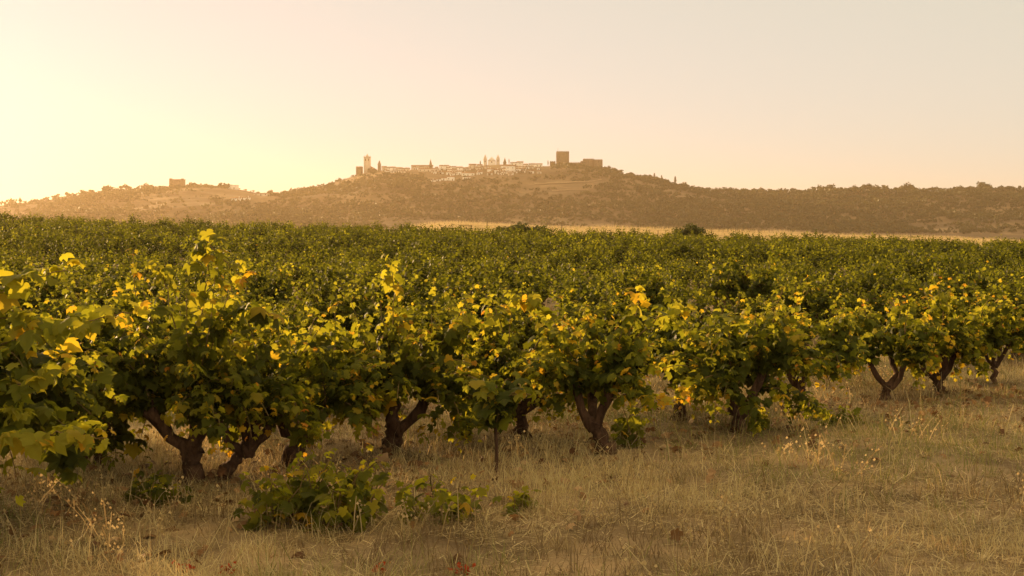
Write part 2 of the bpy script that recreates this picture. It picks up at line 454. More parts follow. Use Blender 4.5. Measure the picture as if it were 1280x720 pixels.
def fz(x, y): return float(field_z(np.array(float(x)), np.array(float(y))))
def gpx(px, py):
    """point on the near ground seen at that pixel"""
    Y = 1.7 * F / (py - HOR)
    for _ in range(4): Y = (1.7 - fz(px2t(px) * Y, Y)) * F / (py - HOR)
    return np.array([px2t(px) * Y, Y, fz(px2t(px) * Y, Y)])

FRONT = 'old bush vines of the front row'
# px, py of trunk foot, height, radius, shoots, fork height, trunk radius, lean, yellow share, label
front = [
 (240, 604, 1.28, 0.56, 30, 0.30, 0.085, -0.05, 0.07, 'tallest front vine, forked trunk, one yellow lit shoot rising above the rest'),
 (278, 598, 1.12, 0.50, 20, 0.28, 0.055, 0.14, 0.07, 'front vine whose slanting trunk stands right beside the forked trunk on the left'),
 (365, 582, 1.04, 0.58, 28, 0.34, 0.085, 0.02, 0.06, 'front vine with thick upright trunk behind the leafy sprouts on the left'),
 (488, 562, 1.08, 0.56, 32, 0.24, 0.08, 0.05, 0.09, 'front vine with a low leaning trunk and yellow top shoot left of the sapling'),
 (655, 546, 0.92, 0.58, 26, 0.30, 0.06, -0.02, 0.06, 'front vine with a slim two-armed trunk standing just right of the sapling'),
 (757, 566, 0.95, 0.56, 30, 0.30, 0.07, -0.06, 0.12, 'front vine with thick bent trunk and a low yellow-green shoot reaching right'),
 (922, 540, 0.99, 0.66, 34, 0.24, 0.06, 0.05, 0.08, 'wide dark front vine with crossed leaning trunks right of the picture centre'),
 (1008, 516, 0.88, 0.58, 26, 0.26, 0.06, -0.10, 0.06, 'front vine with a twisted leaning trunk beside the low green clump'),
 (1105, 500, 0.90, 0.62, 30, 0.20, 0.05, 0.0, 0.05, 'bright green front vine with foliage hanging down to the grass'),
 (1176, 492, 0.99, 0.56, 28, 0.24, 0.06, 0.0, 0.05, 'front vine with short dark trunk, second from the right edge'),
 (1242, 480, 0.88, 0.56, 28, 0.30, 0.035, 0.05, 0.05, 'rightmost front vine with thin curved trunk and dark underside'),
]
def parts_of(root): return {c.name.split('.')[0]: c for c in root.children}

def guided_shoot(root, pts_px, Y, r, sz=0.12, tone0=0.45, tip=0.72, yellow=0.1):
    """an extra cane with leaves following control points, in the vine's own foliage"""
    ctrl = np.array([at(a, b, Y + c) for a, b, c in pts_px]) - np.array(root.location)
    tpar = np.linspace(0, 1, len(ctrl)); L = np.linalg.norm(np.diff(ctrl, axis=0), axis=1).sum()
    n = max(8, int(L / 0.045)); q = np.linspace(0, 1, n)
    pts = np.stack([np.interp(q, tpar, ctrl[:, k]) for k in range(3)], 1) + r.normal(0, 0.006, (n, 3))
    return pts, dict(sz=sz, tone0=tone0, tip_tone=tip, yellow=yellow)

def add_leaves(root, shoots, seed):
    """merge extra shoots into the foliage and canes meshes"""
    r = np.random.default_rng(seed)
    ls = LeafSet(); cb = Buf()
    for pts, kw in shoots:
        leaf_shoot(ls, pts, r, start=0.0, **kw)
        tube(cb, pts, np.linspace(0.006, 0.0025, len(pts)), 4, 0, cap=False)
    V, Fc, tone = ls.arrays(False, r)
    pr = parts_of(root)
    for key, V2, F2, t2 in (('foliage', V, Fc, tone), ('canes', np.concatenate(cb.V), np.concatenate(cb.F[4]), np.full(cb.n, 0.4))):
        o = pr[key]; me = o.data
        V0 = np.empty(len(me.vertices) * 3, np.float32); me.vertices.foreach_get('co', V0); V0 = V0.reshape(-1, 3)
        k = F2.shape[1]; F0 = np.empty(len(me.loops), np.int32); me.loops.foreach_get('vertex_index', F0); F0 = F0.reshape(-1, k)
        t0 = np.empty(len(V0), np.float32); me.attributes['tone'].data.foreach_get('value', t0)
        mat = me.materials[0]
        n_ = mesh_obj('temporary', np.vstack([V0, V2]), [np.vstack([F0, F2 + len(V0)])], mat, {'tone': np.concatenate([t0, t2])})
        o.data = n_.data; n_.data.name = key; bpy.data.objects.remove(n_)

vines = []
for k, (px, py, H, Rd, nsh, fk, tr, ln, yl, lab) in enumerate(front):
    v = make_vine('grapevine', 100 + k * 17, H, Rd, nsh + 12, 0.084, fork=fk * .8, trunk_r=tr * 0.82, lean=(ln, 0), yellow=yl * 1.3, lat=2, upright=8, tip=0.82, tone0=0.31, low=0.66 if k < 2 else 0.22, skirt=0.0 if k < 2 else 0.3)  # tip tone raised: the sunlit look of front-row tips is in the leaf colour
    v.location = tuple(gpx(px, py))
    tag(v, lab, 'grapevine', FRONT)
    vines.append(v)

rr = np.random.default_rng(5)
add_leaves(vines[0], [guided_shoot(vines[0], [(225, 470, 0), (250, 400, -.1), (262, 340, -.15), (255, 300, -.15), (285, 330, -.2), (312, 352, -.25)], 9.5, rr, 0.115, 0.55, 0.76),
                      guided_shoot(vines[0], [(235, 470, 0), (215, 400, -.1), (205, 345, -.1), (190, 335, -.15)], 9.5, rr, 0.11, 0.5, 0.7),
                      guided_shoot(vines[0], [(240, 440, 0), (300, 385, -.2), (345, 400, -.3), (350, 440, -.35)], 9.5, rr, 0.12, 0.45, 0.65)], 1)
add_leaves(vines[3], [guided_shoot(vines[3], [(490, 480, 0), (500, 400, 0), (492, 350, 0), (486, 325, 0)], 10.9, rr, 0.105, 0.5, 0.8, 0.3),
                      guided_shoot(vines[3], [(470, 490, 0), (420, 430, -.2), (405, 415, -.3), (400, 440, -.3)], 10.9, rr, 0.12, 0.5, 0.75, 0.15),
                      guided_shoot(vines[3], [(490, 480, 0), (560, 420, -.1), (590, 390, -.1)], 10.9, rr, 0.11, 0.45, 0.7, 0.1),
                      guided_shoot(vines[3], [(470, 500, 0), (440, 520, -.3), (470, 505, -.5), (485, 492, -.6)], 10.9, rr, 0.105, 0.5, 0.8, 0.25)], 2)
add_leaves(vines[4], [guided_shoot(vines[4], [(650, 470, 0), (625, 400, -.1), (612, 370, -.1)], 11.4, rr, 0.11, 0.5, 0.7, 0.1),
                      guided_shoot(vines[4], [(655, 460, 0), (690, 400, -.1), (665, 375, -.2), (640, 375, -.2)], 11.4, rr, 0.11, 0.5, 0.75, 0.1)], 3)
add_leaves(vines[5], [guided_shoot(vines[5], [(760, 500, 0), (790, 492, -.2), (820, 498, -.3), (850, 506, -.35)], 10.6, rr, 0.085, 0.6, 0.75, 0.35),
                      guided_shoot(vines[5], [(770, 470, 0), (785, 420, -.1), (798, 385, -.1), (795, 362, -.1)], 10.6, rr, 0.11, 0.5, 0.78, 0.15),
                      guided_shoot(vines[5], [(775, 450, 0), (815, 400, -.1), (850, 388, -.2), (868, 384, -.2)], 10.6, rr, 0.10, 0.55, 0.75, 0.1)], 4)
add_leaves(vines[6], [guided_shoot(vines[6], [(920, 470, 0), (910, 410, 0), (935, 385, -.1)], 11.8, rr, 0.11, 0.5, 0.75, 0.1),
                      guided_shoot(vines[6], [(930, 460, 0), (960, 400, 0), (985, 395, -.1)], 11.8, rr, 0.10, 0.5, 0.7, 0.15)], 5)
add_leaves(vines[9], [guided_shoot(vines[9], [(1176, 430, 0), (1180, 390, 0), (1172, 362, 0)], 14.6, rr, 0.12, 0.45, 0.7, 0.1)], 6)

# the vine just outside the left edge with shoots reaching into the picture
v = make_vine('grapevine', 731, 1.30, 0.75, 34, 0.13, fork=0.3, trunk_r=0.08, yellow=0.08)
v.location = (-3.25, 8.1, fz(-3.25, 8.1))
tag(v, 'nearest vine at the left edge, big glowing yellow-green leaves on long arching shoots', 'grapevine', FRONT)
Yn = 8.0
add_leaves(v, [guided_shoot(v, [(-90, 420, 0), (-10, 435, -.2), (60, 410, -.4), (120, 398, -.5), (188, 385, -.55)], Yn, rr, 0.12, 0.55, 0.74),
               guided_shoot(v, [(-90, 430, 0), (-20, 372, -.2), (30, 350, -.3), (85, 338, -.4)], Yn, rr, 0.12, 0.5, 0.7),
               guided_shoot(v, [(-90, 440, 0), (-20, 480, -.3), (40, 480, -.5), (100, 452, -.6)], Yn, rr, 0.115, 0.55, 0.74),
               guided_shoot(v, [(-90, 440, 0), (-40, 560, -.5), (30, 548, -.7), (80, 540, -.8), (132, 548, -.8)], Yn, rr, 0.11, 0.6, 0.74),
               guided_shoot(v, [(-90, 440, 0), (-30, 520, -.3), (10, 510, -.5), (30, 520, -.5)], Yn, rr, 0.115, 0.45, 0.7),
               guided_shoot(v, [(-90, 400, 0), (-20, 400, -.2), (30, 395, -.3), (60, 430, -.4)], Yn, rr, 0.12, 0.45, 0.7)], 7)
# two slim trunks behind, left
for k, (px, py, lab) in enumerate([(103, 586, 'vine with slim trunk behind the near left shoots, left one of a close pair'), (124, 584, 'vine with slim trunk behind the near left shoots, right one of a close pair')]):
    v2 = make_vine('grapevine', 900 + k, 1.1, 0.6, 22, 0.115, fork=0.3, trunk_r=0.045)
    v2.location = tuple(gpx(px, py)); tag(v2, lab, 'grapevine', FRONT)
v2 = make_vine('grapevine', 951, 0.95, 0.5, 22, 0.1, fork=0.3, trunk_r=0.05)
v2.location = tuple(gpx(848, 525)); tag(v2, 'small vine set back between the bent trunk and the wide dark vine', 'grapevine', FRONT)

# young staked sapling vine
sp = empty('young_vine', gpx(620, 590))
r = np.random.default_rng(31)
tb = Buf(); tube(tb, [(0, 0, -.05), (0.005, 0, .15), (-.005, 0.01, .32), (0, 0, .6)], [0.016, 0.013, 0.012, 0.008], 7, 0.1, 3); tb.build('trunk', M_BARK, sp)
ls = LeafSet(); cb = Buf()
for k in range(9):
    a = r.uniform(0, 6.28); e = r.uniform(0.6, 1.4)
    pts = shoot_pts((0, 0, r.uniform(0.32, .55)), (math.cos(a) * math.cos(e), math.sin(a) * math.cos(e), math.sin(e)), r.uniform(.2, .4), 1.6, r)
    leaf_shoot(ls, pts, r, 0.11, tone0=0.3, tip_tone=0.65, yellow=0.1); tube(cb, pts, 0.004, 4, cap=False)
V, Fc, tone = ls.arrays(False, r); mesh_obj('foliage', V, [Fc], M_LEAF, {'tone': tone}, sp); cb.build('canes', M_CANE, sp)
tag(sp, 'young vine on a thin straight stem in front of the row', 'young vine')

def sprout(px, py, w, h, n, seed, lab, cat='vine sprouts', sz=0.085, tone=0.4, yellow=0.12, name='vine_sprouts'):
    r = np.random.default_rng(seed); p = gpx(px, py)
    s = w / F * p[1] / 2; hh = h / F * p[1]
    root = empty(name, p); ls = LeafSet(); cb = Buf()
    for k in range(n):
        x0 = r.uniform(-s, s) * 0.85; y0 = r.uniform(-.22, .22)
        a = r.uniform(0, 6.28); e = r.uniform(0.85, 1.5)
        pts = shoot_pts((x0, y0, 0.0), (math.cos(a) * math.cos(e), math.sin(a) * math.cos(e), math.sin(e)), hh * r.uniform(.55, 1.15) * (1 - 0.4 * (abs(x0) / s)), .7, r)
        pts[:, 2] = np.maximum(pts[:, 2], 0.01)
        leaf_shoot(ls, pts, r, sz, tone0=tone, tip_tone=0.65, yellow=yellow); tube(cb, pts, 0.004, 4, cap=False)
    V, Fc, tn = ls.arrays(False, r); V[:, 2] = np.maximum(V[:, 2], 0.0)
    mesh_obj('foliage', V, [Fc], M_LEAF, {'tone': tn}, root); cb.build('stems', M_CANE, root)
    tag(root, lab, cat)
    return root
sprout(392, 655, 160, 105, 34, 41, 'largest clump of leafy green sprouts, with orange-yellow leaves, in front of the thick trunk', yellow=0.16, tone=.5)
sprout(552, 645, 80, 62, 9, 42, 'low green vine sprouts in the grass in front of the young vine', tone=0.5)
sprout(650, 640, 40, 22, 3, 47, 'single small green sprig lying on the grass right of the sprouts', tone=0.5, yellow=0)
sprout(180, 628, 120, 40, 13, 43, 'low dull green weeds in the grass before the forked trunk', 'weeds', 0.07, 0.3, 0.05, 'green_weeds')
sprout(1050, 530, 60, 24, 12, 44, 'low round green clump in the grass below the twisted trunk', 'weeds', 0.06, 0.4, 0.02, 'green_weeds')
sprout(945, 535, 45, 30, 8, 45, 'small light green sprouts at the foot of the wide dark vine', 'vine sprouts', 0.08, 0.6, 0.0)
sprout(780, 555, 24, 60, 6, 46, 'thin upright green sprouts right of the bent trunk', 'vine sprouts', 0.08, 0.4, 0.05)

# ------------------------------------------------------------------ vine field behind
U0 = np.array([0.767, 0.642]); N0 = np.array([-0.642, 0.767]); O0 = np.array([-2.13, 9.45])
hero_var = [make_vine('grapevine', 300 + k, 1.0 + 0.05 * (k % 3), 0.6, 38, 0.086, fork=0.26, upright=9, yellow=0.03, tone0=.15, tip=.6) for k in range(4)]
mid_var = [make_vine('grapevine', 400 + k, 1.0 + 0.07 * (k % 3), 0.62, 24, 0.085, simple=True, detail=False, fork=0.26, lat=0, upright=12, yellow=0.012, tone0=.10, tip=.44) for k in range(6)]
pos = []
for i in range(1, 70):
    for j in range(-60, 120):
        p = O0 + U0 * (j * 1.36 + (i % 2) * 0.5) + N0 * i * 2.3 + rng.normal(0, 0.13, 2)
        x, y = p
        if y < 11 or y > 103 + 2 * math.sin(x * .3): continue
        if i == 1 and x < -2.3: continue
        if rng.random() < (0.03 if y < 18 else 0.07): continue
        pos.append((x, y))
pos = [p for p in pos if -0.37 * p[1] - 6 < p[0] < 0.37 * p[1] + 1.5]
inview = sorted([p for p in pos if abs(p[0]) < 0.36 * p[1] + 0.5], key=lambda p: p[1])
ind, rest = inview[:285], inview[285:] + [p for p in pos if abs(p[0]) >= 0.36 * p[1] + 0.5]
used = {}
for k, (x, y) in enumerate(ind):
    src = hero_var[k % 4] if y < 24 else mid_var[k % 6]
    a, s = rng.uniform(0, 6.28), rng.uniform(0.80, 1.16) * (0.84 if y < 19 else 1.0)
    s = (s * rng.uniform(.85, 1.15), s * rng.uniform(.85, 1.15), s * (rng.uniform(.88, 1.08) if y < 20 else rng.uniform(.78, 1.16)))
    if id(src) not in used:
        used[id(src)] = 1; o = src; o.location = (x, y, fz(x, y)); o.rotation_euler[2] = a; o.scale = s
    else:
        o = copy_thing(src, (x, y, fz(x, y)), a, s)
    if y < 17: tag(o, 'dark bush vine of the rows directly behind the front row', 'grapevine', 'vines directly behind the front row')
    else: tag(o, 'dark green bush vine in the dense field behind the front rows', 'grapevine', 'bush vines filling the field')

# far vines: one mass, each copied from a few coarse shapes
def coarse_vine(seed):
    r = np.random.default_rng(seed); ls = LeafSet()
    for k in range(19):
        a = r.uniform(0, 6.28); up = k < 10
        e = r.uniform(1.1, 1.5) if up else abs(r.normal(.75, .35))
        d0 = (math.cos(a) * math.cos(e), math.sin(a) * math.cos(e), math.sin(e))
        pts = shoot_pts((math.cos(a) * .1, math.sin(a) * .1, .42), d0, r.uniform(.6, 1.0), .7 if up else 1.6, r, n=13)
        leaf_shoot(ls, pts, r, 0.12, yellow=0.006, tone0=.08, tip_tone=.42)
    V, Fc, t = ls.arrays(True, r); return V, Fc, t
cv = [coarse_vine(600 + k) for k in range(7)]
VV, FF, TT = [], [], []; n0 = 0
for k, (x, y) in enumerate(rest):
    V, Fc, t = cv[k % 7]; a = rng.uniform(0, 6.28); s = rng.uniform(.78, 1.2); c, s_ = math.cos(a), math.sin(a)
    W = np.stack([(V[:, 0] * c - V[:, 1] * s_) * s + x, (V[:, 0] * s_ + V[:, 1] * c) * s + y, V[:, 2] * s + fz(x, y)], 1)
    VV.append(W); FF.append(Fc + n0); TT.append(np.clip(t + rng.normal(-.03, .09), 0, .95)); n0 += len(W)
o = mesh_obj('distant_vines', np.concatenate(VV), [np.concatenate(FF)], M_LEAF, {'tone': np.concatenate(TT)})
tag(o, 'dense mass of dark green vines covering the far field up to the ridge', 'vines', kind='stuff')

# ------------------------------------------------------------------ grass
def blades(P, H, W, lean, tone, rg, bend=0.35):
    n = len(P); a = rg.uniform(0, 6.283, n); b = rg.uniform(0, 6.283, n)
    side = np.stack([np.cos(a), np.sin(a), np.zeros(n)], 1) * (W / 2)[:, None]
    ld = np.stack([np.cos(b), np.sin(b), np.zeros(n)], 1) * (lean * H)[:, None]
    up = np.zeros((n, 3)); up[:, 2] = H * np.sqrt(np.clip(1 - lean ** 2 * 0.6, 0.05, 1))
    V = np.stack([P - side, P + side, P + ld * .35 + up * .55 - side * .7, P + ld * .35 + up * .55 + side * .7, P + ld + up * (1 - bend * lean)[:, None]], 1)
    i = np.arange(n)[:, None] * 5
    return V.reshape(-1, 3), i + np.array([[0, 1, 3, 2]]), i + np.array([[2, 3, 4]]), np.repeat(tone, 5)

def grass_obj(name, P, H, W, lean, tone, label, cat, rg):
    V, Q, T3, tn = blades(P, H, W, lean, tone, rg)
    o = mesh_obj(name, V, [Q, T3], M_GRASS, {'tone': tn})
    return tag(o, label, cat, kind='stuff')

rg = np.random.default_rng(77)
def scatter_ground(n, y0, y1, pw=1.0):
    Y = y0 + (y1 - y0) * rg.random(n) ** pw
    X = (rg.random(n) * 2 - 1) * (0.375 * Y + 0.4)
    return X, Y
# front strip
n = 420000
X, Y = scatter_ground(n, 5.6, 22, 1.25)
pat = fbm(X, Y, 21, 4, 1.2); pat2 = fbm(X, Y, 22, 4, 3.0); green = fbm(X, Y, 23, 4, 0.9)
keep = rg.random(n) < np.clip(0.66 + 1.2 * pat2, 0.08, 1)
X, Y, pat, pat2, green = X[keep], Y[keep], pat[keep], pat2[keep], green[keep]; n = len(X)
Hh = np.clip(0.034 + 0.03 * pat + 0.03 * pat2, 0.012, .12) * rg.uniform(.6, 1.5, n)
rowd = np.abs((X - O0[0]) * N0[0] + (Y - O0[1]) * N0[1])   # distance from the front row line
Hh *= 1 + 0.8 * np.exp(-(rowd / 0.9) ** 2) + np.where((X - O0[0]) * N0[0] + (Y - O0[1]) * N0[1] > .3, .9, 0)
# most blades grow in tufts
nt_uft = 9000; ty = 5.6 + 16.4 * rg.random(nt_uft) ** 1.2; tx = (rg.random(nt_uft) * 2 - 1) * (0.375 * ty + .4)
tk = rg.integers(0, nt_uft, n); th_ = rg.uniform(.5, 2.1, nt_uft) ** 1.2; tt_ = rg.normal(0, .13, nt_uft); tg_ = rg.random(nt_uft)
intuft = rg.random(n) < .55; sp_ = rg.normal(0, 1, (n, 2)) * (.02 + .02 * th_[tk])[:, None]
X = np.where(intuft, tx[tk] + sp_[:, 0], X); Y = np.where(intuft, ty[tk] + sp_[:, 1], Y)
pat = fbm(X, Y, 21, 4, 1.2); pat2 = fbm(X, Y, 22, 4, 3.0); green = fbm(X, Y, 23, 4, 0.9)
Hh = np.where(intuft, Hh * th_[tk], Hh * .8)
tall = rg.random(n) < 0.005; Hh[tall] = rg.uniform(.08, .26, tall.sum())
tone = np.clip(0.33 + 0.55 * pat2 + 0.35 * pat + np.where(intuft, tt_[tk] * 1.4, 0) + rg.normal(0, .13, n), 0, .66)
gm = np.where(intuft, tg_[tk], rg.random(n)) < np.clip(0.14 + 1.3 * green + .14 * (X > .5), 0.02, .8); tone[gm] = rg.uniform(.70, 1.0, gm.sum())
lean = np.clip(rg.normal(.8, .35, n), 0.05, 1.25)
P = np.stack([X, Y, field_z(X, Y) - .005], 1)
grass_obj('dry_grass', P, Hh, rg.uniform(.002, .0048, n) * (1 + (Y - 6) * .05), lean, tone, 'dry straw-coloured grass with green patches in front of the vines', 'grass', rg)
# thatch lying flat
n = 90000
X, Y = scatter_ground(n, 5.6, 20, 1.2)
kp = rg.random(n) < np.clip(.5 + 1.3 * fbm(X, Y, 29, 4, 2.2), .05, 1); X, Y = X[kp], Y[kp]; n = len(X)
P = np.stack([X, Y, field_z(X, Y) + rg.uniform(0, .03, n)], 1)
a = rg.uniform(0, 6.28, n); L = rg.uniform(.04, .16, n); w = rg.uniform(.002, .004, n)
dv = np.stack([np.cos(a), np.sin(a), rg.normal(0, .15, n)], 1) * L[:, None]; sv = np.stack([-np.sin(a), np.cos(a), np.zeros(n)], 1) * w[:, None]
V = np.stack([P - sv, P + sv, P + dv + sv * .5, P + dv - sv * .5], 1).reshape(-1, 3); i = np.arange(n)[:, None] * 4 + np.array([[0, 1, 2, 3]])
tag(mesh_obj('straw_litter', V, [i], M_GRASS, {'tone': np.repeat(rg.uniform(.1, .65, n), 4)}), 'pale straw and dead stalks lying flat on the soil', 'straw', kind='stuff')
# dead vine leaves blown over the soil
n = 1500
t_ = rg.uniform(-3, 10, n); of = rg.normal(-.1, 1.1, n)
P = np.stack([O0[0] + U0[0] * t_ + N0[0] * of, O0[1] + U0[1] * t_ + N0[1] * of, np.zeros(n)], 1); P[:, 2] = field_z(P[:, 0], P[:, 1]) + rg.uniform(.01, .05, n)
V, Fc, tn = leaves(P, rg.normal(0, .5, (n, 3)) + (0, 0, 1), rg.normal(0, 1, (n, 3)), rg.uniform(.03, .075, n), rg.random(n), False, rg)
M_DEAD = leaf_mat('dead_leaf', [(0, (.10, .05, .025)), (.6, (.26, .15, .07)), (1, (.42, .30, .17))], [(0, (.1, .04, .02)), (1, (.4, .22, .08))], .2)
tag(mesh_obj('fallen_leaves', V, [Fc], M_DEAD, {'tone': tn}), 'curled brown fallen leaves scattered under the front vines', 'fallen leaves', kind='stuff')
# seedy dry weeds near the trunks: branching stalks with pale heads
n = 1500
Ys = []; P0 = []
for k in range(65):
    t_ = rg.uniform(-1.5, 10); off = rg.normal(0.5, 1.2)
    c = O0 + U0 * t_ + N0 * off
    for q in range(rg.integers(6, 22)): P0.append((c[0] + rg.normal(0, .16), c[1] + rg.normal(0, .12)))
for k in range(20):
    y = rg.uniform(6.4, 12); x = rg.uniform(-.37, .37) * y
    for q in range(rg.integers(3, 9)): P0.append((x + rg.normal(0, .08), y + rg.normal(0, .08)))
wb = Buf()
for (x, y) in P0:
    z = fz(x, y); h = rg.uniform(.06, .26); d = rg.normal(0, .5, 2)
    p1 = np.array([x + d[0] * h, y + d[1] * h, z + h])
    w = 0.003
    base = np.array([x, y, z]); mid = (base + p1) / 2 + np.array([0, 0, .02])
    wb.add([base + (-w, 0, 0), base + (w, 0, 0), mid + (w, 0, 0), mid + (-w, 0, 0), p1 + (w * .6, 0, 0), p1 + (-w * .6, 0, 0)], [[(0, 1, 2, 3), (3, 2, 4, 5)]], rg.uniform(.2, .5))
    for q in range(rg.integers(3, 8)):
        f = rg.uniform(.45, 1.0); c = base * (1 - f) + p1 * f; e = c + rg.normal(0, .022, 3) + (0, 0, .015); s = rg.uniform(.004, .010)
        wb.add([e + (-s, 0, 0), e + (0, s, -s), e + (s, 0, 0), e + (0, -s * .5, s * 1.4)], [[(0, 1, 2, 3)]], rg.uniform(.35, .65))
tag(wb.build('dry_weeds', M_GRASS), 'brittle dry weeds with pale seed heads around the trunks', 'weeds', kind='stuff')
# field floor grass between the rows
n = 60000
X, Y = scatter_ground(n, 20, 106, 1.0)
P = np.stack([X, Y, field_z(X, Y)], 1)
grass_obj('undergrowth_grass', P, rg.uniform(.1, .3, n), rg.uniform(.008, .02, n), rg.uniform(.1, .6, n), np.clip(rg.normal(.35, .15, n), 0, .65), 'dry grass between the vine rows of the field', 'grass', rg)
# ridge of tall blond grass
n = 110000
Y = rg.uniform(106, 131, n); X = rg.uniform(-12, 56, n)
keep = rg.random(n) < np.clip((X + 10) / 8, 0, 1); X, Y = X[keep], Y[keep]; n = len(X)
P = np.stack([X, Y, field_z(X, Y) - .02], 1)
Hh = rg.uniform(.42, .78, n) * (1 + .25 * fbm(X, Y, 5, 3, .5))
grass_obj('tall_blond_grass', P, Hh, rg.uniform(.012, .03, n), rg.uniform(.02, .3, n), np.clip(rg.normal(.56, .05, n), 0.4, .62), 'tall sunlit blond grass along the ridge behind the vines', 'grass', rg)

# red-leaved sprigs at the bottom edge
for k, (px, py, lab) in enumerate([(228, 716, 'red-leaved sprig at the bottom edge, leftmost of four'), (281, 717, 'red-leaved sprig at the bottom edge, second of four from the left'), (470, 716, 'red-leaved sprig at the bottom edge, third of four from the left'), (577, 717, 'red-leaved sprig at the bottom edge, rightmost of four')]):
    r = np.random.default_rng(70 + k); p = gpx(px, py); root = empty('red_sprig', p); ls = LeafSet(); cb = Buf()
    for q in range(3):
        a = r.uniform(0, 6.28); pts = shoot_pts((0, 0, 0), (math.cos(a) * .8, math.sin(a) * .5, .6), r.uniform(.05, .09), 1.0, r, n=5)
        leaf_shoot(ls, pts, r, 0.028, both=False); tube(cb, pts, .0015, 4, cap=False)
    V, Fc, tn = ls.arrays(False, r); mesh_obj('foliage', V, [Fc], M_RED, {'tone': tn}, root); cb.build('stem', M_CANE, root)
    tag(root, lab, 'plant', 'red-leaved sprigs in the grass')

# ------------------------------------------------------------------ bushes, fence and frame on the ridge
def leaf_cloud(c, rad, n, sz, r, flat=1.0, tone=(0.1, 0.9), lumps=7):
    """leaf quads in lumpy volume"""
    c = np.array(c, float); rad = np.array(rad, float)
    lc = r.normal(0, 0.45, (lumps, 3)); lc[:, 2] = np.abs(lc[:, 2]) * 0.8
    lr = r.uniform(0.35, 0.6, lumps); k = r.integers(0, lumps, n)
    v = r.normal(0, 1, (n, 3)); v /= np.linalg.norm(v, axis=1)[:, None]
    rad_ = lr[k] * r.uniform(0.55, 1.05, n)
    P = c + (lc[k] + v * rad_[:, None]) * rad
    N = v + r.normal(0, .5, (n, 3)); T_ = r.normal(0, 1, (n, 3)) + (0, 0, -.4)
    tn = np.clip(tone[0] + (tone[1] - tone[0]) * (0.5 * r.random(n) + 0.5 * r.random(lumps)[k]), 0, 1)
    return leaves(P, N, T_, sz * r.uniform(.6, 1.3, n), tn, True, r)

def bush(px, py_top, w_px, Y, lab, seed, hmul=1.0):
    r = np.random.default_rng(seed); w = w_px / F * Y; X = px2t(px) * Y; z = fz(X, Y)
    ztop = CAM_H + (HOR - py_top) / F * Y; h = (ztop - z) * 1.1
    root = empty('bush', (X, Y, z)); VV = []; FF = []; TT = []; n0 = 0
    nb = max(3, int(w / .7)); sb = Buf()
    for k in range(nb):
        x = (-.5 + (k + .5) / nb) * w * .85; hh = h * r.uniform(.8, 1) * (1 - .25 * abs(2 * x / w))
        V, Fc, t = leaf_cloud((x, r.normal(0, .2), hh * .5), (w / nb * .95, .7, hh * .48), 700, .11, r)
        VV.append(V); FF.append(Fc + n0); TT.append(t); n0 += len(V)
        sb = Buf(); tube(sb, [(x, 0, -.1), (x + .05, 0, hh * .3), (x - .05, .05, hh * .6)], [.05, .04, .02], 6); sb.build('stem', M_BARK, root)
    mesh_obj('foliage', np.concatenate(VV), [np.concatenate(FF)], M_DARKBUSH, {'tone': np.concatenate(TT)}, root)
    tag(root, lab, 'bush')
bush(650, 278, 66, 107.5, 'wide dark green bush on the ridge left of centre, before the blond grass', 1)
bush(861, 279, 44, 107.5, 'rounded dark green bush on the ridge in front of the blond grass, right of centre', 2)

fence = empty('wire_fence', (0, 109.2, 0)); prev = None; wires = Buf()
fpts = []
fx = [-4.6, -1.9, 1.0, 3.8, 6.2, 7.6, 9.4, 11.2, 13.2, 15.3, 17.0, 19.0, 20.9, 22.6, 23.8, 25.1, 28.2, 30.6, 33.4, 36.2, 39.0]
for k, x in enumerate(fx):
    z = fz(x, 109.2); b = Buf(); h = 1.15 + rng.uniform(-.3, .05); lx = rng.normal(0, .03)
    tube(b, [(x, 0, z - .2), (x + lx, 0, z + h)], [.033, .028], 6, .08, k); b.build('post', M_WOOD, fence); fpts.append((x, z, lx))
for hh in (.35, .65, .95):
    tube(wires, [(x + lx * hh, 0.05, z + hh) for x, z, lx in fpts], .005, 4)
wires.build('wire', M_WOOD, fence)
tag(fence, 'thin wire fence with wooden posts along the grass ridge', 'fence')
fr = empty('rail_frame', (px2t(575) * 107, 107, 0)); 
for xx in (0, 14 / F * 107):
    z = fz(fr.location.x + xx, 107); b = Buf(); tube(b, [(xx, 0, z - .2), (xx, 0, CAM_H + (HOR - 281.5) / F * 107)], [.035, .03], 6, .05, 4); b.build('post', M_WOOD, fr)
b = Buf(); zt = CAM_H + (HOR - 282) / F * 107; tube(b, [(-.08, 0, zt), (14 / F * 107 + .08, 0, zt - .02)], .028, 6, .05, 5); b.build('rail', M_WOOD, fr)
tag(fr, 'dark wooden rail frame standing at the top edge of the vines', 'wooden frame')

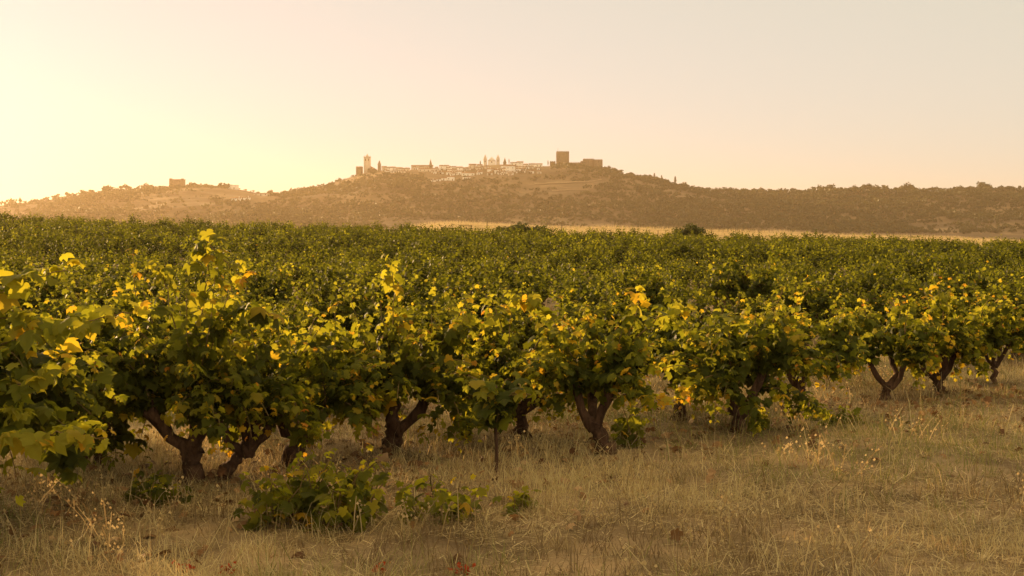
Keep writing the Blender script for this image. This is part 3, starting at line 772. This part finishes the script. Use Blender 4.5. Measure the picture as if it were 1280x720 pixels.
# ------------------------------------------------------------------ hillside woodland and skyline trees
def far_tree(name, seed, h, w, nleaf=150, conical=False):
    r = np.random.default_rng(seed); root = empty(name)
    b = Buf(); th = h * (.12 if not conical else .1)
    tube(b, [(0, 0, -1.5), (w * .02, 0, th * .7), (-w * .02, 0, th * 1.4)], [w * .06, w * .045, w * .03], 7, .1, seed)
    if not conical:
        for k in range(4):
            a = k * 1.6 + r.uniform(0, 1); tube(b, [(0, 0, th * .8), (math.cos(a) * w * .18, math.sin(a) * w * .18, th * 1.5), (math.cos(a) * w * .3, math.sin(a) * w * .3, th * 2.1)], [w * .03, w * .02, w * .01], 5, .1)
    b.build('trunk', M_BARK, root)
    if conical:
        n = nleaf; f = r.random(n) ** .8; a = r.uniform(0, 6.28, n); rad = w / 2 * np.sin(np.clip(f * .92 + .08, 0, 1) * math.pi) ** .7 * r.uniform(.5, 1.05, n)
        P = np.stack([np.cos(a) * rad, np.sin(a) * rad, th + f * (h - th)], 1); N = np.stack([np.cos(a), np.sin(a), a * 0 + .3], 1) + r.normal(0, .3, (n, 3))
        V, Fc, t = leaves(P, N, r.normal(0, .4, (n, 3)) + (0, 0, 1), w * .3 * r.uniform(.6, 1.2, n), r.uniform(0, .6, n), True, r)
    else:
        V, Fc, t = leaf_cloud((0, 0, th + (h - th) * .34), (w * .5, w * .5, (h - th) * .55), nleaf, w * .12, r, lumps=9)
    mesh_obj('crown', V, [Fc], M_SCRUB, {'tone': t}, root)
    return root
oakv = [far_tree('oak_tree', 800 + k, 8, 10, 420) for k in range(5)]
cypv = [far_tree('cypress_tree', 850 + k, 10, 3.2, 220, True) for k in range(2)]
used2 = {}
def put_tree(src, px, hpx, lab, grp, cat, wmul=1.0, dY=0, base=None):
    Y = float(ridge_Y(px)) - 4 + dY; X = px2t(px) * Y; z = float(hill_z(np.array(X), np.array(Y)))
    if base is not None: X, Y, z = hill_at(px, base)
    s = (hpx / F * Y) / (8 if src in oakv else 10)
    sc = (s * wmul, s * wmul, s)
    if src.name not in used2:
        used2[src.name] = 1; src.location = (X, Y, z); src.rotation_euler[2] = rng.uniform(0, 6.28); src.scale = sc; o = src; tag(o, lab, cat, grp)
    else: o = copy_thing(src, (X, Y, z), rng.uniform(0, 6.28), sc, lab, cat, grp)
GL = 'trees on the left skyline'
for k, (px, h, w, lab) in enumerate([(14, 8, .5, 'leftmost small tree on the hazy left skyline'), (25, 7, .6, 'second small tree from the left on the hazy skyline'),
        (103, 7, 1.0, 'round tree on the left skyline, left of a smaller twin'), (114, 6, 1, 'smaller round tree beside its larger twin on the left skyline'),
        (132, 9, 1.4, 'broadest tree clump on the left skyline'), (157, 8, 1.1, 'round tree on the left skyline midway between the clump and the stone house'),
        (182, 7, 1.3, 'low round tree on the left skyline nearest the square stone house'), (240, 4, 1.2, 'small tree just right of the square stone house'),
        (281, 5, 1.4, 'flat tree above the white house on the left hill'), (338, 6, 1.0, 'lone small round tree in the saddle between the two hills')]):
    put_tree(oakv[k % 5], px, h, lab, GL, 'tree', w)
for k, (px, h, lab) in enumerate([(818, 10, 'short cypress on the slope right of the castle, left of three'), (827, 9, 'short cypress on the slope right of the castle, middle of three'),
        (844, 11, 'lone cypress farthest down the slope right of the castle')]):
    put_tree(cypv[k % 2], px, h, lab, 'cypresses right of the castle', 'tree')
px = 762; k = 0
while px < 1300:
    if px < 870: h = rng.uniform(4, 7)
    elif px < 900: h = rng.uniform(3.5, 6)
    else: h = float(np.clip(rng.lognormal(1.7, .38), 2.6, 11.5))
    put_tree(oakv[k % 5], px, h, 'round oak in the tree line along the right skyline', 'oaks along the right skyline', 'tree', rng.uniform(.9, 1.5), rng.uniform(-30, 2))
    if rng.random() < .15: h *= 1
    px += h * rng.uniform(.35, 1.3) + (rng.uniform(2, 16) if rng.random() < .22 else 0); k += 1
px = 30
while px < 440:
    if rng.random() < .6 and not 205 < px < 232: put_tree(oakv[k % 5], px, rng.uniform(1.8, 3.2), 'low shrub-like tree along the left skyline', 'low trees along the left skyline', 'tree', rng.uniform(1.2, 1.9), rng.uniform(-20, 0))
    px += rng.uniform(4, 10); k += 1

# dirt tracks on the slope
TP = []
def track(pp, w, lab):
    pts = []
    for (a, b), (c, d) in zip(pp[:-1], pp[1:]):
        for f in np.linspace(0, 1, 8)[:-1]: pts.append(hill_at(a + (c - a) * f, b + (d - b) * f))
    pts.append(hill_at(*pp[-1])); pts = np.array(pts); TP.extend(pts[:, :2].tolist())
    V = []
    for q in pts:
        for dy in (-w, w):
            V.append((q[0], q[1] + dy, max(float(hill_z(np.array(q[0]), np.array(q[1] + dy))), q[2] - 1.5 if dy < 0 else -99) + 1.0))
    n = len(pts); Fq = [(2 * i, 2 * i + 2, 2 * i + 3, 2 * i + 1) for i in range(n - 1)]
    tag(mesh_obj('dirt_road', V, [Fq], M_ROAD), lab, 'road', kind='structure')
track([(668, 231), (700, 229.5), (735, 228), (752, 225.5)], 4, 'pale dirt track crossing the slope below the castle')
track([(690, 240), (712, 238), (735, 238)], 3, 'short pale track lower on the castle slope')
track([(840, 226), (870, 232), (905, 244)], 9, 'bare pale strip descending the right slope')

# mass of scrub on the slopes
r = np.random.default_rng(91)
VV = []; FF = []; TT = []; n0 = 0
N_ = 26000
px = r.uniform(-60, 1340, N_); s = r.random(N_)
Yr = ridge_Y(px); Y = Yr - 700 * (1 - s) ** 1.0 + 0; X = px2t(px) * Y
dens = fbm(X, Y, 55, 4, .02)
prob = np.clip(.5 + 1.3 * dens + np.interp(px, [300, 900, 1280], [.15, .4, .5]), .08, 1)
ypix = HOR - (hill_z(X, Y) - CAM_H) / Y * F
town = ((px > 470) & (px < 690) & (ypix < 223 - 4 * (px < 530))) | ((px > 530) & (px < 572) & (ypix < 231)) | ((px > 284) & (px < 337) & (ypix < 254))
tp = np.array(TP); dmin = np.full(N_, 1e9)
for q in tp: dmin = np.minimum(dmin, np.hypot((X - q[0]), (Y - q[1] + 12) * .45))
kp = (r.random(N_) < prob) & ~town & (ypix < 292) & (dmin > 11)
X, Y, px = X[kp], Y[kp], px[kp]; Z = hill_z(X, Y)
protos = [leaf_cloud((0, 0, 1.6), (3.0, 3.0, 1.9), 34, 1.5, r, lumps=4) for _ in range(12)]
for k in range(len(X)):
    V, Fc, t = protos[k % 12]; a = r.uniform(0, 6.28); sc = float(np.clip(r.lognormal(-.35, .42), .3, 1.7)) * (1 + .35 * (px[k] > 800)); c, s_ = math.cos(a), math.sin(a)
    W = np.stack([(V[:, 0] * c - V[:, 1] * s_) * sc + X[k], (V[:, 0] * s_ + V[:, 1] * c) * sc + Y[k], V[:, 2] * sc + Z[k]], 1)
    VV.append(W); FF.append(Fc + n0); TT.append(np.clip(t + r.normal(0, .12), 0, 1)); n0 += len(W)
tag(mesh_obj('hillside_scrub', np.concatenate(VV), [np.concatenate(FF)], M_SCRUB, {'tone': np.concatenate(TT)}), 'olive and oak scrub covering the hillsides as one mass', 'scrub', kind='stuff')

# ------------------------------------------------------------------ buildings
MPP = 1.0 / F
def gable(b, x0, x1, y0, y1, z0, h, along='x', ov=.3):
    x0 -= ov; x1 += ov; y0 -= ov; y1 += ov
    if along == 'x':
        ym = (y0 + y1) / 2; V = [(x0, y0, z0), (x1, y0, z0), (x1, y1, z0), (x0, y1, z0), (x0, ym, z0 + h), (x1, ym, z0 + h)]
        b.add(V, [[(0, 1, 5, 4), (2, 3, 4, 5), (0, 3, 2, 1)], [(0, 4, 3), (1, 2, 5)]])
    else:
        xm = (x0 + x1) / 2; V = [(x0, y0, z0), (x1, y0, z0), (x1, y1, z0), (x0, y1, z0), (xm, y0, z0 + h), (xm, y1, z0 + h)]
        b.add(V, [[(0, 4, 5, 3), (1, 2, 5, 4), (0, 3, 2, 1)], [(0, 1, 4), (2, 3, 5)]])
def pyramid(b, cx, cy, r_, z0, z1):
    b.add([(cx - r_, cy - r_, z0), (cx + r_, cy - r_, z0), (cx + r_, cy + r_, z0), (cx - r_, cy + r_, z0), (cx, cy, z1)], [[(0, 1, 4), (1, 2, 4), (2, 3, 4), (3, 0, 4)], [(0, 3, 2, 1)]])
def part(root, name, mat, fn, par=None):
    b = Buf(); fn(b); return b.build(name, mat, par or root, False)
def base_pt(px, py, on_ridge=False):
    if on_ridge:
        Y = float(ridge_Y(px)) - 6; X = px2t(px) * Y; return np.array([X, Y, float(hill_z(np.array(X), np.array(Y)))])
    return hill_at(px, py)

def house(x0, x1, ytop, ybase, lab, mat=None, grp='white houses of the hilltop village', name='village_house', roof='x', cat='house', wins=True, seed=0, flat=False):
    r = np.random.default_rng(int(x0 * 7 + ybase))
    p = base_pt((x0 + x1) / 2, ybase); m = p[1] / F
    w = (x1 - x0) * m; h = max(CAM_H + (HOR - ytop) * m - p[2], 2.5); d = min(max(w, 6), 12)
    root = empty(name, p); rh = min(.28 * h, 1.6)
    wh = h if flat else h - rh
    mat = mat or M_WHITE
    part(root, 'wall', mat, lambda b: box(b, -w / 2, w / 2, 0, d, -5, wh))
    if flat: part(root, 'roof', M_TILE, lambda b: box(b, -w / 2 - .2, w / 2 + .2, -.2, d + .2, wh + .003, wh + .3))
    else:
        rf = part(root, 'roof', M_TILE, lambda b: gable(b, -w / 2, w / 2, 0, d, wh + .003, rh, roof))
        if r.random() < .5: cx = r.uniform(-.3, .3) * w; part(root, 'chimney', mat, lambda b: box(b, cx - .4, cx + .4, d * .3, d * .3 + .8, wh + rh * .3, wh + rh + 1.0), rf)
    if wins:
        n = max(1, int(w / 4.5)); rows = 1 if wh < 5 else 2
        for i in range(n):
            for j in range(rows):
                cx = (-.5 + (i + .5) / n) * w; cz = wh * (.5 if rows == 1 else (.28, .72)[j])
                if i == n // 2 and j == 0: part(root, 'door', M_WOOD, lambda b: box(b, cx - .55, cx + .55, -.12, -.02, 0.05, 2.1))
                else: part(root, 'window', M_GLASS, lambda b: box(b, cx - .5, cx + .5, -.12, -.02, cz - .6, cz + .6))
    tag(root, lab, cat, grp)

V_ = 'white houses of the hilltop village'
vl = 'small pale house in the cluster of the hilltop village'
# tower block and church on the left end
def stone_block(x0, x1, ytop, ybase, lab, mat=M_STONE, name='stone_building', cat='building', merl=False, on_ridge=True, d=12, grp=None, yoff=0):
    p = base_pt((x0 + x1) / 2, ybase, on_ridge); p[1] += yoff; m = p[1] / F; w = (x1 - x0) * m; h = CAM_H + (HOR - ytop) * m - p[2]
    root = empty(name, p)
    part(root, 'wall', mat, lambda b: box(b, -w / 2, w / 2, 0, d, -8, h))
    if merl:
        def f(b):
            n = max(3, int(w / 2.4))
            for i in range(n):
                c = (-.5 + (i + .5) / n) * w
                box(b, c - .6, c + .6, 0.05, .8, h + .003, h + .9); box(b, c - .6, c + .6, d - .8, d - .05, h + .003, h + .9)
        part(root, 'battlement', mat, f)
    for i in range(max(1, int(w / 7))):
        c = (-.5 + (i + .5) / max(1, int(w / 7))) * w; part(root, 'window', M_GLASS, lambda b: box(b, c - .35, c + .35, -.12, -.02, h * .68, h * .68 + 1.5))
    tag(root, lab, cat, grp); return root, w, h, d, m
stone_block(445, 452.5, 208, 219, 'squat square brown building at the left end of the hilltop village', M_STONE)
# bell tower
p = base_pt(459, 214, True); p[1] -= 3; m = p[1] / F; w = 8 * m; h = CAM_H + (HOR - 195.8) * m - p[2]
root = empty('bell_tower', p)
part(root, 'wall', M_CREAM, lambda b: (box(b, -w / 2, w / 2, 0, w, -6, h - 1), box(b, -w / 2 - .35, w / 2 + .35, -.35, w + .35, h - .997, h - .2)))
part(root, 'spire', M_CREAM, lambda b: pyramid(b, 0, w / 2, w * .26, h - .19, h + 4.6))
for sx in (-1, 1):
    for sy in (.08, .92): part(root, 'pinnacle', M_CREAM, lambda b: pyramid(b, sx * w * .44, w * sy, .55, h - .19, h + 1.8))
for sx in (-.22, .22): part(root, 'belfry_opening', M_GLASS, lambda b: box(b, sx * w - .6, sx * w + .6, -.15, -.02, h - 6, h - 2.6))
tag(root, 'tall slim bell tower with pointed cap at the left end of the village', 'bell tower')
root, w, h, d, m = stone_block(463, 471, 212, 216, 'low church nave with sloping roof against the bell tower', M_CREAM, 'church_nave', 'church'); part(root, 'roof', M_TILE, lambda b: b.add([(-w / 2, -.2, h + .003), (w / 2, -.2, h + .003), (w / 2, d, h + .003), (-w / 2, d, h + .003), (-w / 2, -.2, h + 5), (-w / 2, d, h + 5)], [[(0, 1, 2, 3), (4, 1, 2, 5), (0, 4, 5, 3)], [(0, 1, 4), (3, 5, 2)]]))
def turret(px, wpx, ytop, yb, lab, mat=M_CREAM, sp=.45, dy=0, name='turret', grp=None):
    p = base_pt(px, yb, True); p[1] += dy; m = p[1] / F; w = wpx * m; H_ = CAM_H + (HOR - ytop) * m - p[2]; h = H_ * (1 - sp)
    root = empty(name, p)
    part(root, 'wall', mat, lambda b: (tube(b, [(0, w / 2, -5), (0, w / 2, h)], w / 2, 8), tube(b, [(0, w / 2, h - .6), (0, w / 2, h + .1)], w / 2 * 1.18, 8)))
    part(root, 'cap', mat, lambda b: tube(b, [(0, w / 2, h + .1), (0, w / 2, h + (H_ - h) * .35), (0, w / 2, h + (H_ - h) * .7), (0, w / 2, H_)], [w / 2 * .95, w / 2 * .75, w / 2 * .35, .1], 8))
    part(root, 'opening', M_GLASS, lambda b: box(b, -.5, .5, -.1, .25, h * .55, h * .55 + 2))
    tag(root, lab, 'turret', grp)
turret(474, 4.4, 200, 211, 'small domed turret just right of the tall bell tower', M_STONE, .4)
house(477, 483, 207.5, 214, 'cream house touching the domed turret', M_CREAM)
for (a, b_, t, bs, lb) in [(484, 494, 208, 214.5, 'long low pink-white house along the left part of the village'), (495, 503, 209, 215, 'white house midway between the domed turret and the long gabled hall'),
        (503.5, 512, 209.5, 214, 'low white house left of the long gabled hall'), (514, 541, 206, 212, 'long gabled hall below the thin spire'),
        (523, 548, 210, 214.5, 'long white wall-like house in front of the gabled hall'), (549, 561, 206, 213, 'broad house right of the thin spire'),
        (562, 570, 207.5, 214, 'house right of the broad one, left half of the village'), (571, 578, 208, 215, 'small house at the centre of the village'),
        (537, 545, 224.3, 227.5, 'lowest white house on the left of the detached lower row'), (545.5, 551, 223.2, 226.8, 'second white house of the detached lower row'),
        (551.5, 558, 221.5, 226, 'third white house of the detached lower row'), (558.5, 568, 219.5, 226, 'large white house at the right end of the detached lower row'),
        (572, 577, 213, 218.5, 'white house above the right end of the lower row'), (577, 593, 215, 220, 'broad white house with many windows below the village centre'),
        (578, 588, 220.3, 224, 'white terrace just below the broad house with many windows'), (586, 595, 204.5, 211.5, 'large pale house left of the twin towers'),
        (596, 603, 205, 211, 'brownish house left of the twin towers')]:
    house(a, b_, t, bs, lb, M_CREAM if 'pale' in lb or 'brown' in lb or 'hall' in lb else M_WHITE)
turret(538.3, 4, 198.5, 208, 'thin pointed spire rising over the long gabled hall', M_STONE, .6, -2)
# twin-towered church
turret(606.5, 4.6, 192.8, 205, 'left one of the twin church towers', M_CREAM, .42, 0, 'church_tower', 'twin church towers')
turret(622.5, 4.6, 192.8, 205, 'right one of the twin church towers', M_CREAM, .42, 0, 'church_tower', 'twin church towers')
p = base_pt(614.7, 204, True); m = p[1] / F; w = 9.6 * m; h = CAM_H + (HOR - 201) * m - p[2]
root = empty('church', p); part(root, 'wall', M_WHITE, lambda b: box(b, -w / 2, w / 2, 0, 18, -6, h)); part(root, 'pediment', M_WHITE, lambda b: gable(b, -w / 2, w / 2, 0, 18, h + .003, 5.6, 'y', .3))
part(root, 'window', M_GLASS, lambda b: box(b, -.8, .8, -.12, -.02, h - 2.6, h - .6)); tag(root, 'white church front with triangular pediment between the twin towers', 'church')
turret(631, 4, 197, 205, 'short pointed turret right of the twin towers', M_STONE, .7)
put_tree(cypv[0], 636.3, 6.5, 'very thin cypress right of the short pointed turret', None, 'tree', .8)
put_tree(cypv[1], 600.5, 6, 'small dark cypress left of the twin towers', None, 'tree', 1)
put_tree(cypv[1], 685, 7, 'thin dark cypress left of the castle wall', None, 'tree', .7)
for (a, b_, t, bs, lb) in [(609, 617, 210, 216, 'white house directly below the twin towers'), (618, 624, 211, 217, 'small white house below the right church tower'),
        (626, 634, 206, 210.5, 'pink house below the short pointed turret'), (632, 644, 206, 216.5, 'tallest white house with arched front, right part of the village'),
        (624, 631, 213, 217.5, 'low white house left of the tallest white one'), (638, 647, 202.5, 207, 'flat house above the tallest white one'),
        (646, 654, 201.5, 209, 'tall white house on the crest right of the tallest white one'), (654.5, 660, 204.5, 211, 'white house on the falling crest, third from the castle'),
        (661, 669, 204, 209, 'white house on the falling crest, second from the castle'), (669.5, 678, 204, 208.5, 'last white house before the castle'), (645, 651, 210, 215, 'small white house under the crest houses')]:
    house(a, b_, t, bs, lb)
rv = np.random.default_rng(12)
for k in range(90):
    a = rv.uniform(480, 672) if k < 44 else rv.uniform(535, 662); w = rv.uniform(3, 7); b0 = rv.uniform(210.5, 220.5 - .03 * abs(a - 590)) if a > 535 else rv.uniform(211, 217); h = rv.uniform(2.6, 4.5)
    house(a, a + w, b0 - h, b0, vl, M_WHITE if rv.random() < .7 else M_CREAM, 'small houses of the village cluster', wins=True)
# castle
CG = 'parts of the castle'
castle = empty('castle', base_pt(722, 207, True))
cp = np.array(castle.location); m = cp[1] / F
def cblock(name, x0, x1, ytop, dy, dep, merl=True, side=False):
    xa = (x0 - 640) * m - cp[0]; xb = (x1 - 640) * m - cp[0]; h = CAM_H + (HOR - ytop) * m - cp[2]
    b = Buf(); box(b, xa, xb, dy, dy + dep, -14, h); o = b.build(name, M_STONE, castle, False)
    if merl:
        b = Buf(); n = max(3, int((xb - xa) / 2.2))
        for i in range(n):
            c = xa + (xb - xa) * (i + .5) / n; box(b, c - .55, c + .55, dy + .05, dy + .7, h + .003, h + .75); box(b, c - .55, c + .55, dy + dep - .7, dy + dep - .05, h + .003, h + .75)
        b.build('battlement', M_STONE, o, False)
    n = max(1, int((xb - xa) / 8))
    for i in range(n):
        c = xa + (xb - xa) * (i + .5) / n; b = Buf(); box(b, c - .3, c + .3, dy - .1, dy - .02, h * .6, h * .6 + 1.6); b.build('window', M_GLASS, o, False)
    return h
hk = cblock('keep', 695.6, 711.4, 189.4, 0, 16)
cblock('wall_stub', 687.5, 694.5, 201.8, 3, 6)
cblock('curtain_wall', 711.5, 729, 203.2, 4, 4, True)
cblock('stepped_wall', 726, 731, 201.2, 2, 5, False)
cblock('tower', 729, 742.5, 198.8, -2, 13)
cblock('corner_tower', 742.6, 753, 199.8, -4, 12)
b = Buf(); xx = (697.5 - 640) * m - cp[0]; tube(b, [(xx, 3, hk), (xx, 3, hk + 5.6)], .18, 6); b.build('flagpole', M_WOOD, castle)
tag(castle, 'brown stone castle with square keep, curtain wall and corner towers on the hilltop', 'castle')
# left hill buildings
root, w, h, d, m_ = stone_block(211.5, 229, 224.5, 233, 'square stone house standing alone on the left hill', M_STONE, 'stone_house', 'house', False)
part(root, 'roof', M_TILE, lambda b: (box(b, -w / 2 - .3, w / 2 + .3, -.3, d + .3, h + .003, h + .5), box(b, -w / 2, -w / 2 + 3, 1, 4, h + .5, h + 1.6), box(b, w / 2 - 3, w / 2, 1, 4, h + .5, h + 1.4)))
GH = 'white houses on the left hill'
house(282, 296, 231.5, 236.5, 'long low white house on the right shoulder of the left hill', grp=GH, flat=True)
for k, (a, b_, t, bs, lb) in enumerate([(289, 294, 246.8, 251.5, 'left house of the short white row below the shoulder'), (294.5, 300, 246.8, 251, 'second house of the short white row below the shoulder'),
      (300.5, 306, 246.3, 250.3, 'third house of the short white row below the shoulder'), (306.5, 312, 246, 249.5, 'right house of the short white row below the shoulder'),
      (317, 335, 241, 244.8, 'long dull pink house in the saddle between the hills')]):
    house(a, b_, t, bs, lb, grp=GH, mat=M_CREAM if k == 4 else None)
